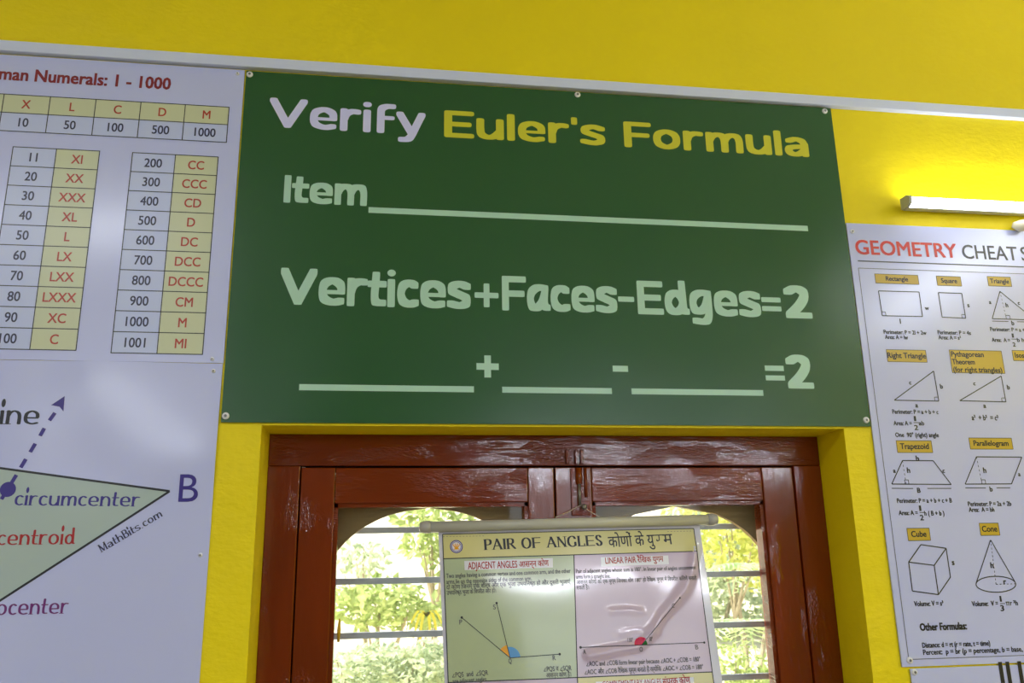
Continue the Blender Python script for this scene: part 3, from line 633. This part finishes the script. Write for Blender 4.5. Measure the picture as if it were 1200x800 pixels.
def grid(mb, s0, s1, t0, t1, nu, nv, lift):
    vs = [CS(s0+(s1-s0)*i/nu, t0+(t1-t0)*j/nv, lift) for j in range(nv+1) for i in range(nu+1)]
    mb.add(vs, [(j*(nu+1)+i, j*(nu+1)+i+1, (j+1)*(nu+1)+i+1, (j+1)*(nu+1)+i) for j in range(nv) for i in range(nu)])
mb = MB(); grid(mb, 0, SW, -SH, 0, 110, 150, 0); n0 = len(mb.f); grid(mb, 0, SW, -SH, 0, 40, 50, -.0008); mb.f[n0:] = [f[::-1] for f in mb.f[n0:]]; sh = mb.build('chart_sheet', M['lam'], ch, smooth=True)
def cpatch(name, m, a, b, c, d, nu, nv, lift=.0004):
    p = Print(CS); p.patch(onsheet(*a), onsheet(*b), onsheet(*c), onsheet(*d), nu, nv, lift); o = p.build(name, m, ch)
    o.data.polygons.foreach_set('use_smooth', [True]*len(o.data.polygons)); return o
LT, LH, LC, LB = (518.5,626), (519.3,654.6), (525.2,799.5), (532,960)      # left border line
RT, RH, RC, RB = (813,619), (816.7,645.7), (834.3,787), (858,955)
MT, MC = (672.3,650), (676.3,793.5)
cpatch('title_field', M['lam_y'], LT, RT, RH, LH, 60, 8); cpatch('green_field', M['lam_g'], LH, MT, MC, LC, 60, 60)['label'] = 'pale green panel of adjacent angles'
cpatch('mauve_field', M['lam_p'], MT, RH, RC, MC, 70, 70)['label'] = 'mauve panel of linear pair'
cpatch('lower_field', M['lam_p'], LC, MC, (684,958), LB, 40, 40); cpatch('lower_field', M['lam_y'], MC, RC, RB, (684,958), 40, 40)
cp = Print(CS)
for a, b in ((LT,RT),(LH,RH),(LC,MC),(MC,RC),(LT,LC),(LC,LB),(RT,RC),(RC,RB),(MT,MC),(MC,(684,958)),(LB,RB)): cp.line(onsheet(*a), onsheet(*b), .0016, lift=.0010, seg=40)
cp.build('border_lines', M['ink'], ch)['kind'] = 'stuff'
cpatch('heading_strip', M['lam_w'], (544,657.3),(647.6,653.8),(647.7,664.8),(544.3,668), 30, 4, .0007)
cpatch('heading_strip', M['lam_w'], (703.7,652.8),(783,650.6),(783.8,661),(704.3,663.4), 30, 4, .0007)
cpatch('heading_strip', M['lam_w'], (698,798.5),(812.5,793),(813.5,804),(698.5,809.5), 30, 4, .0007)
def ct(p, tx, a, b, hpx, face='sans', bold=0): 
    A, B = onsheet(*a), onsheet(*b); p.text(tx, A, B, hpx*(.5/302), face, bold, lift=.0011)
p = Print(CS); ct(p, 'PAIR OF ANGLES', (567.5,645.3), (706,639.8), 13.2, 'serif_bold'); ct(p, 'कोणों के यु', (713.5,641.2), (767.3,638.3), 12.5, bold=.008); ct(p, 'म', (778.0,638.0), (789,637.3), 12.5, bold=.008)
A_, B_ = onsheet(766.8, 638.6), onsheet(778.5, 638)
h_ = 12.5*.5/302; D = lambda x, y: (A_[0]+(B_[0]-A_[0])*x-.0*y, A_[1]+(B_[1]-A_[1])*x+y*h_)
for a, b in (((0,.885),(1.1,.885)), ((.55,.88),(.55,.42)), ((.55,.42),(.3,.36)), ((.3,.36),(.3,.52))): p.line(D(*a), D(*b), .0020, lift=.0011)
p.build('title_lettering', M['ink'], ch)
p = Print(CS); ct(p, 'ADJACENT ANGLES', (548.5,667), (606,664.9), 7.4, bold=.01); ct(p, 'आसन्न कोण', (608.5,664.6), (643,662.8), 6.5, bold=.014); p.build('heading_lettering', M['crimson'], ch)
p = Print(CS); ct(p, 'LINEAR PAIR', (709.5,660.4), (745.5,659), 6.6, bold=.01); ct(p, 'रैिखक युगम', (747,658.8), (777.5,657.6), 6.2, bold=.014)
ct(p, 'COMPLEMENTARY ANGLES', (706,805.5), (775,802), 6.4); ct(p, 'संपूरक कोण', (777,802.5), (809,800), 7, bold=.015); p.build('heading_lettering', M['crimson'], ch)
p = Print(CS)
for tx, a, b, h_ in (('Two angles having a common vertex and one common arm, and the other', (523,677.2), (668.5,671), 4.6), ('arms lie on the opposite sides of the common arm.', (523,684), (623,680), 4.6),
        ('दो कोण िजनमें एक शीर्ष और एक भुजा उभयिनष्ठ हो और दूसरी भुजाएं', (523,690.4), (668.5,683.6), 4.4), ('उभयिनष्ठ भुजा के िवपरीत ओर हों।', (523.5,697), (581,694.2), 4.4),
        ('∠PQS  and  ∠SQR', (530,793.5), (572,790.5), 4.8), ('are adjacent angles.', (530.5,800.5), (571,797.8), 4.6), ('∠PQS व ∠SQR', (637,786.5), (669.5,785), 4.8), ('आसन्न कोण है।', (640,793.6), (669,792.2), 4.6),
        ('Pair of adjacent angles whose sum is 180°. In linear pair of angles uncommon', (675,671.5), (815,666.8), 4.4), ('arms form a straight line.', (675,678), (715,676.8), 4.4),
        ('आसन्न कोणों का एक युग्म िजनका योग 180° हो रैिखक युग्म में िवपरीत किरणें बनाती', (675.5,684.3), (816.5,679.3), 4.2), ('सकती है।', (675.5,690.8), (690,690.2), 4.4),
        ('∠AOC and ∠COB form linear pair because ∠AOC + ∠COB = 180°', (687,780.4), (820.5,774.6), 4.8), ('∠AOC और ∠COB रैिखक युग्म बनाते हैं क्योंिक ∠AOC + ∠COB = 180°', (685,790), (824,783.6), 4.8),
        ('P', (538.3,731.5), (541.5,731.4), 4.8), ('S', (577.8,713.8), (580.8,713.7), 4.8), ('Q', (595.8,777), (599.4,776.9), 4.8), ('R', (647.5,773.4), (651,773.2), 4.8),
        ('A', (683.3,766.2), (686.3,766), 4.8), ('O', (749.3,763.3), (753,763.2), 4.8), ('B', (814.8,760.6), (818.2,760.4), 4.8), ('C', (787,712), (790,711.9), 4.5), ('130°', (735.5,752), (742,751.8), 4.2), ('50°', (760.5,751), (764.5,750.9), 4.2)):
    ct(p, tx, a, b, h_, bold=.012)
p.line(onsheet(519,628.7), onsheet(567,628), .0007, lift=.0010, dash=.003).line(onsheet(782,622.6), onsheet(810,622), .0007, lift=.0010, dash=.003)
p.build('paragraph_lettering', M['grey'], ch)['kind'] = 'stuff'
q = Print(CS); V = onsheet(597.5,770.6); a1, a2, a3 = onsheet(541,723.4), onsheet(581.7,706.5), onsheet(655.5,766.2)
def ang(o, a): return math.degrees(math.atan2(a[1]-o[1], a[0]-o[0]))
Print(CS).disc(V, .022, 12, lift=.0009, a0=ang(V, a2), a1=ang(V, a1)).build('angle_wedge', M['orange'], ch)['label'] = 'orange wedge'
Print(CS).disc(V, .0185, 14, lift=.0008, a0=ang(V, a3), a1=ang(V, a2)).build('angle_wedge', M['sky'], ch)['label'] = 'blue wedge'
for a in (a1, a2, a3): q.line(V, a, .0012, lift=.0011, seg=20); q.disc(a, .0022, 10, lift=.0012)
V2 = onsheet(751.5,755.2); l1, l2, l3 = onsheet(680,758.3), onsheet(825,752.6), onsheet(796,700.5)
q.line(l1, l2, .0013, lift=.0011, seg=40).line(V2, l3, .0011, lift=.0011, seg=30); q.disc(l1, .0024, 10, lift=.0012).disc(l2, .0020, 10, lift=.0012).disc(l3, .0018, 10, lift=.0012)
q.build('diagram_lines', M['ink'], ch)['kind'] = 'stuff'
Print(CS).disc(V2, .0135, 12, lift=.0009, a0=ang(V2, l3), a1=ang(V2, l1) % 360).build('angle_wedge', M['pink'], ch)['label'] = 'crimson wedge'
Print(CS).disc(V2, .0110, 8, lift=.0009, a0=ang(V2, l2), a1=ang(V2, l3)).build('angle_wedge', M['leafg'], ch)['label'] = 'green wedge'
em = onsheet(534.7,640.4); R_ = .0118                                     # round emblem
Print(CS).disc(em, R_, 28, lift=.0008).build('emblem', M['blue'], ch); Print(CS).ring(em, R_*.80, R_*.80, .0010, lift=.0010).disc(em, R_*.66, 24, lift=.0011).build('emblem_field', M['lam_w'], ch)
p = Print(CS)
for k in (-34, -12, 12, 34): c, s_ = math.cos(math.radians(90+k)), math.sin(math.radians(90+k)); p.line((em[0], em[1]-R_*.45), (em[0]+c*R_*.95, em[1]-R_*.45+s_*R_*.95), .0019, lift=.0013)
p.line((em[0]-R_*.4, em[1]-R_*.36), (em[0]+R_*.4, em[1]-R_*.36), .002, lift=.0013); p.build('emblem_flame', M['orange'], ch)['kind'] = 'stuff'
# roller, end caps and hanging string
RA, RBp = P3(494, 617.6, .066), P3(838.5, 608.4, .066); dr = (RBp-RA).normalized()
MB().tube([RA+dr*.012, RBp-dr*.012], .0098, 24).build('roller', M['roller'], ch, smooth=True)
for e, s_ in ((RA, 1), (RBp, -1)):
    MB().tube([e-dr*.004*s_, e-dr*.002*s_, e+dr*.006*s_, e+dr*.016*s_, e+dr*.0165*s_], [.0055, .0092, .0112, .0112, .0098], 24).build('end_cap', M['rollcap'], ch, smooth=True)
hk = Vector((.6590, FY-.010, Z0-.1425)); a = P3(651, 606, .066); b = P3(702, 605, .066)
MB().tube([a, a.lerp(hk, .5)+Vector((0, 0, -.0004)), hk+Vector((-.001, 0, .0012)), hk+Vector((.003, 0, .0012)), b.lerp(hk, .5)+Vector((0, 0, -.0004)), b], .0009, 6).build('hanging_string', M['string'], ch)

# ------------------------------------------------------------------ tube lights
def tube_light(name, label, u0, L, z, y, power, facing=-1):
    r = empty(name, (u0, y, z)); tag(r, label, 'tube light')
    f = facing                                     # -1: shines toward -y, 1: toward +y
    def bx(n, x0, x1, d0, d1, z0, z1, m, bv=.001):
        a, b = sorted((f*d0, f*d1)); return MB().box(x0, x1, a, b, z0, z1).build(n, m, r, bevel=bv)
    bx('mounting_base', .014, L-.014, .0005, .018, -.006, .006, M['lampbody'])
    bx('housing', .004, L-.004, .018, .0235, -.0100, .0100, M['lampbody'])
    bx('reflector_lip', .004, L-.004, .0236, .0300, -.0118, -.0102, M['lampbody'], .0004)
    prof = [(.0237, -.0100), (.036, -.0100), (.0425, -.0060), (.0445, 0), (.0425, .0070), (.036, .0102), (.0237, .0102)]
    mb = MB(); n = len(prof); mb.add([(x, f*d, zz) for x in (.006, L-.006) for d, zz in prof], [tuple(range(n)), tuple(range(2*n-1, n-1, -1))] + [(k, (k+1) % n, n+(k+1) % n, n+k) for k in range(n)])
    mb.build('diffuser', M['tube'], r)
    for x0, x1 in ((0, .0058), (L-.0058, L)):
        mb = MB(); q = [(.016, -.0115), (.037, -.0115), (.0445, -.0065), (.0460, 0), (.0445, .0080), (.037, .0118), (.016, .0118)]
        mb.add([(x, f*d, zz) for x in (x0, x1) for d, zz in q], [tuple(range(n)), tuple(range(2*n-1, n-1, -1))] + [(k, (k+1) % n, n+(k+1) % n, n+k) for k in range(n)]); mb.build('end_cap', M['lampcap'], r, bevel=.0008)
    for ang_, pw, dd, zz in ((90, .85, .0465, 0), (38, .15, .030, .0125)):      # light leaving the diffuser forward and upward
        ld = bpy.data.lights.new('tube_glow', 'AREA'); ld.shape = 'RECTANGLE'; ld.size = L-.02; ld.size_y = .014; ld.energy = power*pw; ld.color = (.89, .95, 1.08)
        lo = bpy.data.objects.new('tube_glow', ld); COL.objects.link(lo); lo.parent = r; lo.location = (L/2, f*dd, zz)
        dv = Vector((0, f*math.sin(math.radians(ang_)), math.cos(math.radians(ang_)))); 
        if ang_ == 38: dv = Vector((0, f*.25, 1))
        lo.rotation_euler = dv.to_track_quat('-Z', 'Y').to_euler()
    return r
tl = tube_light('tube_light', 'lit slim white tube light on the yellow wall above the geometry poster', 1.346, 1.20, Z0+.468, 0, TUBE_WALL)
# pale plastic clip under it
q = at(1196, 264, -.02)
MB().tube([(q[0]-.012-1.346, -.012, q[1]-.468+.004), (q[0]-1.346, -.017, q[1]-.468), (q[0]+.012-1.346, -.019, q[1]-.468+.002), (q[0]+.02-1.346, -.012, q[1]-.468+.004)], [.006, .0125, .0125, .006], 14).build('mounting_clip', M['clip'], tl, smooth=True)
tube_light('tube_light', 'tube light high on the back wall, seen only as a reflection at the left', -2.0, 1.2, 2.72, YB, TUBE_BACK, 1)
tube_light('tube_light', 'tube light on the back wall just above its window, seen only as a reflection', .95, 1.2, 2.42, YB, TUBE_BACK, 1)
tube_light('tube_light', 'tube light at the right end of the back wall, seen only as a reflection', 2.3, 1.2, 2.42, YB, TUBE_BACK, 1)

for cx_, cy_, rz_, k_, lb_ in ((-1.75, -2.0, 0, .62, 'added unseen tube light on the ceiling above the camera, left one'), (3.15, -2.9, math.pi/2, 1.05, 'added unseen tube light on the ceiling near the right wall')):  # unseen ceiling tubes, added to light the room from above
    tube_light('tube_light', lb_, cx_, 1.2, H, cy_, TUBE_CEIL*k_).rotation_euler = (math.pi/2, 0, rz_)
# ------------------------------------------------------------------ outdoors
def leafmat(name, c1, c2):
    m = bpy.data.materials.new(name); m.use_nodes = True; t = m.node_tree; t.nodes.clear()
    o = t.nodes.new('ShaderNodeOutputMaterial'); a = t.nodes.new('ShaderNodeBsdfDiffuse'); b = t.nodes.new('ShaderNodeBsdfTranslucent'); x = t.nodes.new('ShaderNodeMixShader'); x.inputs[0].default_value = .4
    tc = t.nodes.new('ShaderNodeTexCoord'); n = t.nodes.new('ShaderNodeTexNoise'); n.inputs['Scale'].default_value = 6; n.inputs['Detail'].default_value = 4
    r = t.nodes.new('ShaderNodeValToRGB'); r.color_ramp.elements[0].position = .35; r.color_ramp.elements[1].position = .65; r.color_ramp.elements[0].color = s2l(c1); r.color_ramp.elements[1].color = s2l(c2)
    t.links.new(tc.outputs['Object'], n.inputs['Vector']); t.links.new(n.outputs[0], r.inputs[0])
    for q in (a, b): t.links.new(r.outputs[0], q.inputs[0])
    t.links.new(a.outputs[0], x.inputs[1]); t.links.new(b.outputs[0], x.inputs[2]); t.links.new(x.outputs[0], o.inputs[0]); return m
LM = [leafmat('olive green leaves', (140,160,90), (206,218,150)), leafmat('grey green leaves', (160,176,138), (218,226,196)), leafmat('yellow green leaves', (180,192,90), (232,228,140)), leafmat('pale green fronds', (186,206,160), (230,238,200))]
bark = mat('bark', (170,158,132), .8, var=((10,10,3),.3)); straw = mat('dry grass slope', (236,222,188), .9, var=((.8,.8,.8),.22), bump=[((3,3,3),.1,4)])
yf = mat('yellow palm leaf', (226,214,70), .5)
# ground slope
mb = MB(); vs = []; nx, ny = 40, 30; rr = random.Random(3)
for j in range(ny+1):
    for i in range(nx+1):
        y = .3+58*(j/ny)**1.6; x = -25+70*i/nx; z = -.45 + max(0, y-10)*.30 + rr.uniform(-.12, .12)*min(1, max(0, y-2)/4); vs.append((x, y, z))
mb.add(vs, [(j*(nx+1)+i, j*(nx+1)+i+1, (j+1)*(nx+1)+i+1, (j+1)*(nx+1)+i) for j in range(ny) for i in range(nx)])
tag(mb.build('ground', straw, smooth=True), 'pale sunlit dry grass slope beyond the window bars', 'ground', kind='structure')
def leaves(mb, c, rad, n, size, rnd, droop=.3):
    for _ in range(n):
        while 1:
            p = Vector((rnd.uniform(-1, 1), rnd.uniform(-1, 1), rnd.uniform(-1, 1)))
            if .2 < p.length < 1: break
        p = Vector((c[0]+p.x*rad[0], c[1]+p.y*rad[1], c[2]+p.z*rad[2])); L = size*rnd.uniform(.6, 1.4)
        d = Vector((rnd.gauss(0, 1), rnd.gauss(0, 1), rnd.gauss(-droop, .7))).normalized(); s = d.cross(Vector((rnd.gauss(0, 1), rnd.gauss(0, 1), rnd.gauss(0, 1)))).normalized()*L*.24; k = d.cross(s).normalized()*L*.06
        mb.add([p, p+d*L*.5+s+k, p+d*L, p+d*L*.5-s+k], [(0, 1, 2), (0, 2, 3)])
def plant(name, label, cat, base, clumps, m, n, size, seed, group=None):
    rnd = random.Random(seed); r = empty(name, base); tag(r, label, cat, group); mb = MB(); tk = MB()
    for c, rad in clumps:
        lc = Vector(c)-Vector(base); leaves(mb, lc, rad, int(n*rad[0]*rad[2]), size, rnd)
        tk.tube([(0, 0, 0), tuple(lc*.45+Vector((rnd.uniform(-.1, .1), 0, .05))), tuple(lc)], [.05, .03, .01], 7)
        for _ in range(5): e = lc+Vector([rnd.uniform(-.7, .7)*q for q in rad]); tk.tube([tuple(lc*.6), tuple(e)], [.02, .005], 5)
    tag(mb.build('foliage', m, r), kind='stuff'); tk.build('trunk', bark, r)
def op(px_, py_, Y): d = ray(px_, py_); k = (Y-CAM.y)/d.y; return tuple(CAM+d*k)
def base(px_, Y): q = op(px_, 780, Y); return (q[0], q[1], -.45+max(0, Y-10)*.3)
plant('shrub', 'fine leaved grey green shrub low in the left pane', 'shrub', base(450, 4.6), [(op(440,806,4.6), (.42,.5,.30)), (op(505,800,4.4), (.30,.4,.28))], LM[1], 22000, .06, 1)
plant('tree', 'broad leaved green tree crossing the middle of the left pane', 'tree', base(450, 6.2), [(op(445,705,6.2), (.42,.5,.22)), (op(500,720,6.4), (.25,.4,.12))], LM[0], 7000, .10, 2)
plant('tree', 'slender green tree at the top right of the left pane', 'tree', base(520, 8.5), [(op(505,610,8.5), (.42,.6,.42)), (op(560,655,8.5), (.60,.6,.5))], LM[0], 1900, .15, 3)
plant('shrub', 'thin pale shrub on the slope, upper part of the left pane', 'shrub', base(430, 11), [(op(425,655,11), (.45,.5,.30))], LM[1], 1200, .14, 4)
plant('tree', 'tall yellow green tree filling the top of the right pane', 'tree', base(870, 8), [(op(850,620,8), (.8,.7,.55)), (op(910,640,8.2), (.6,.6,.6))], LM[2], 1700, .13, 5)
plant('tree', 'hazy grey green tree behind the right pane', 'tree', base(850, 13), [(op(870,660,13), (1.8,.8,1.4))], LM[1], 900, .2, 6)
plant('shrub', 'dense olive shrub low in the right pane', 'shrub', base(850, 5.6), [(op(850,790,5.6), (.40,.4,.30)), (op(910,815,5.6), (.4,.4,.3))], LM[0], 5200, .07, 7)
plant('tree', 'olive tree behind the hanging chart between the panes', 'tree', base(680, 10.3), [(op(640,700,10.3), (.9,.6,.8)), (op(740,680,10.3), (.8,.6,.9))], LM[0], 900, .15, 8)
def fern(name, label, c, n, L, m, seed, up=.7):
    rnd = random.Random(seed); r = empty(name, c); tag(r, label, 'plant')
    for k in range(n):
        a = 2*math.pi*k/n+rnd.uniform(-.2, .2); d = Vector((math.cos(a), math.sin(a)*.6, 0)); P = [d*(L*t)+Vector((0, 0, up*L*t-1.05*L*t*t)) for t in [i/12 for i in range(13)]]
        mb = MB(); mb.tube(P, [.004]*13, 5)
        for i in range(1, 13):
            for sg in (-1, 1):
                side = d.cross(Vector((0, 0, 1)))*sg; ll = L*.30*math.sin(math.pi*(i/13)**.8)+.01; t_ = (d*.5+side).normalized(); p = P[i]; wv = d*.011
                mb.add([p-wv, p+wv, p+t_*ll*.6+wv+Vector((0,0,-.01)), p+t_*ll+Vector((0,0,-ll*.3)), p+t_*ll*.6-wv+Vector((0,0,-.01))], [(0, 1, 2, 3, 4)])
        mb.build('frond', m, r)
fern('fern_plant', 'pale feathery fern of arching fronds low in the right pane', op(868,735,4.0), 13, .42, LM[3], 11)
fern('fern_plant', 'pale feathery fern in the middle of the right pane', op(880,668,5.2), 11, .5, LM[3], 12)
r = empty('palm_tuft', op(500,722,5.4)); tag(r, 'small tuft of drooping yellow leaves beside the chart edge in the left pane', 'plant')
for k, (dx, dz) in enumerate(((-.10,-.16), (-.055,-.20), (.03,-.17), (.085,-.15), (.12,-.06), (-.12,-.05))):
    P = [Vector((dx*t, 0, .05*math.sin(math.pi*t)*1.2+dz*t*t)) for t in (0, .25, .5, .75, 1)]; mb = MB()
    vs = [q+Vector((s*.013*math.sin(math.pi*(i+.6)/5.2), 0, 0)) for i, q in enumerate(P) for s in (-1, 1)]; mb.add(vs, [(2*i, 2*i+1, 2*i+3, 2*i+2) for i in range(4)]); mb.build('leaf', yf, r)
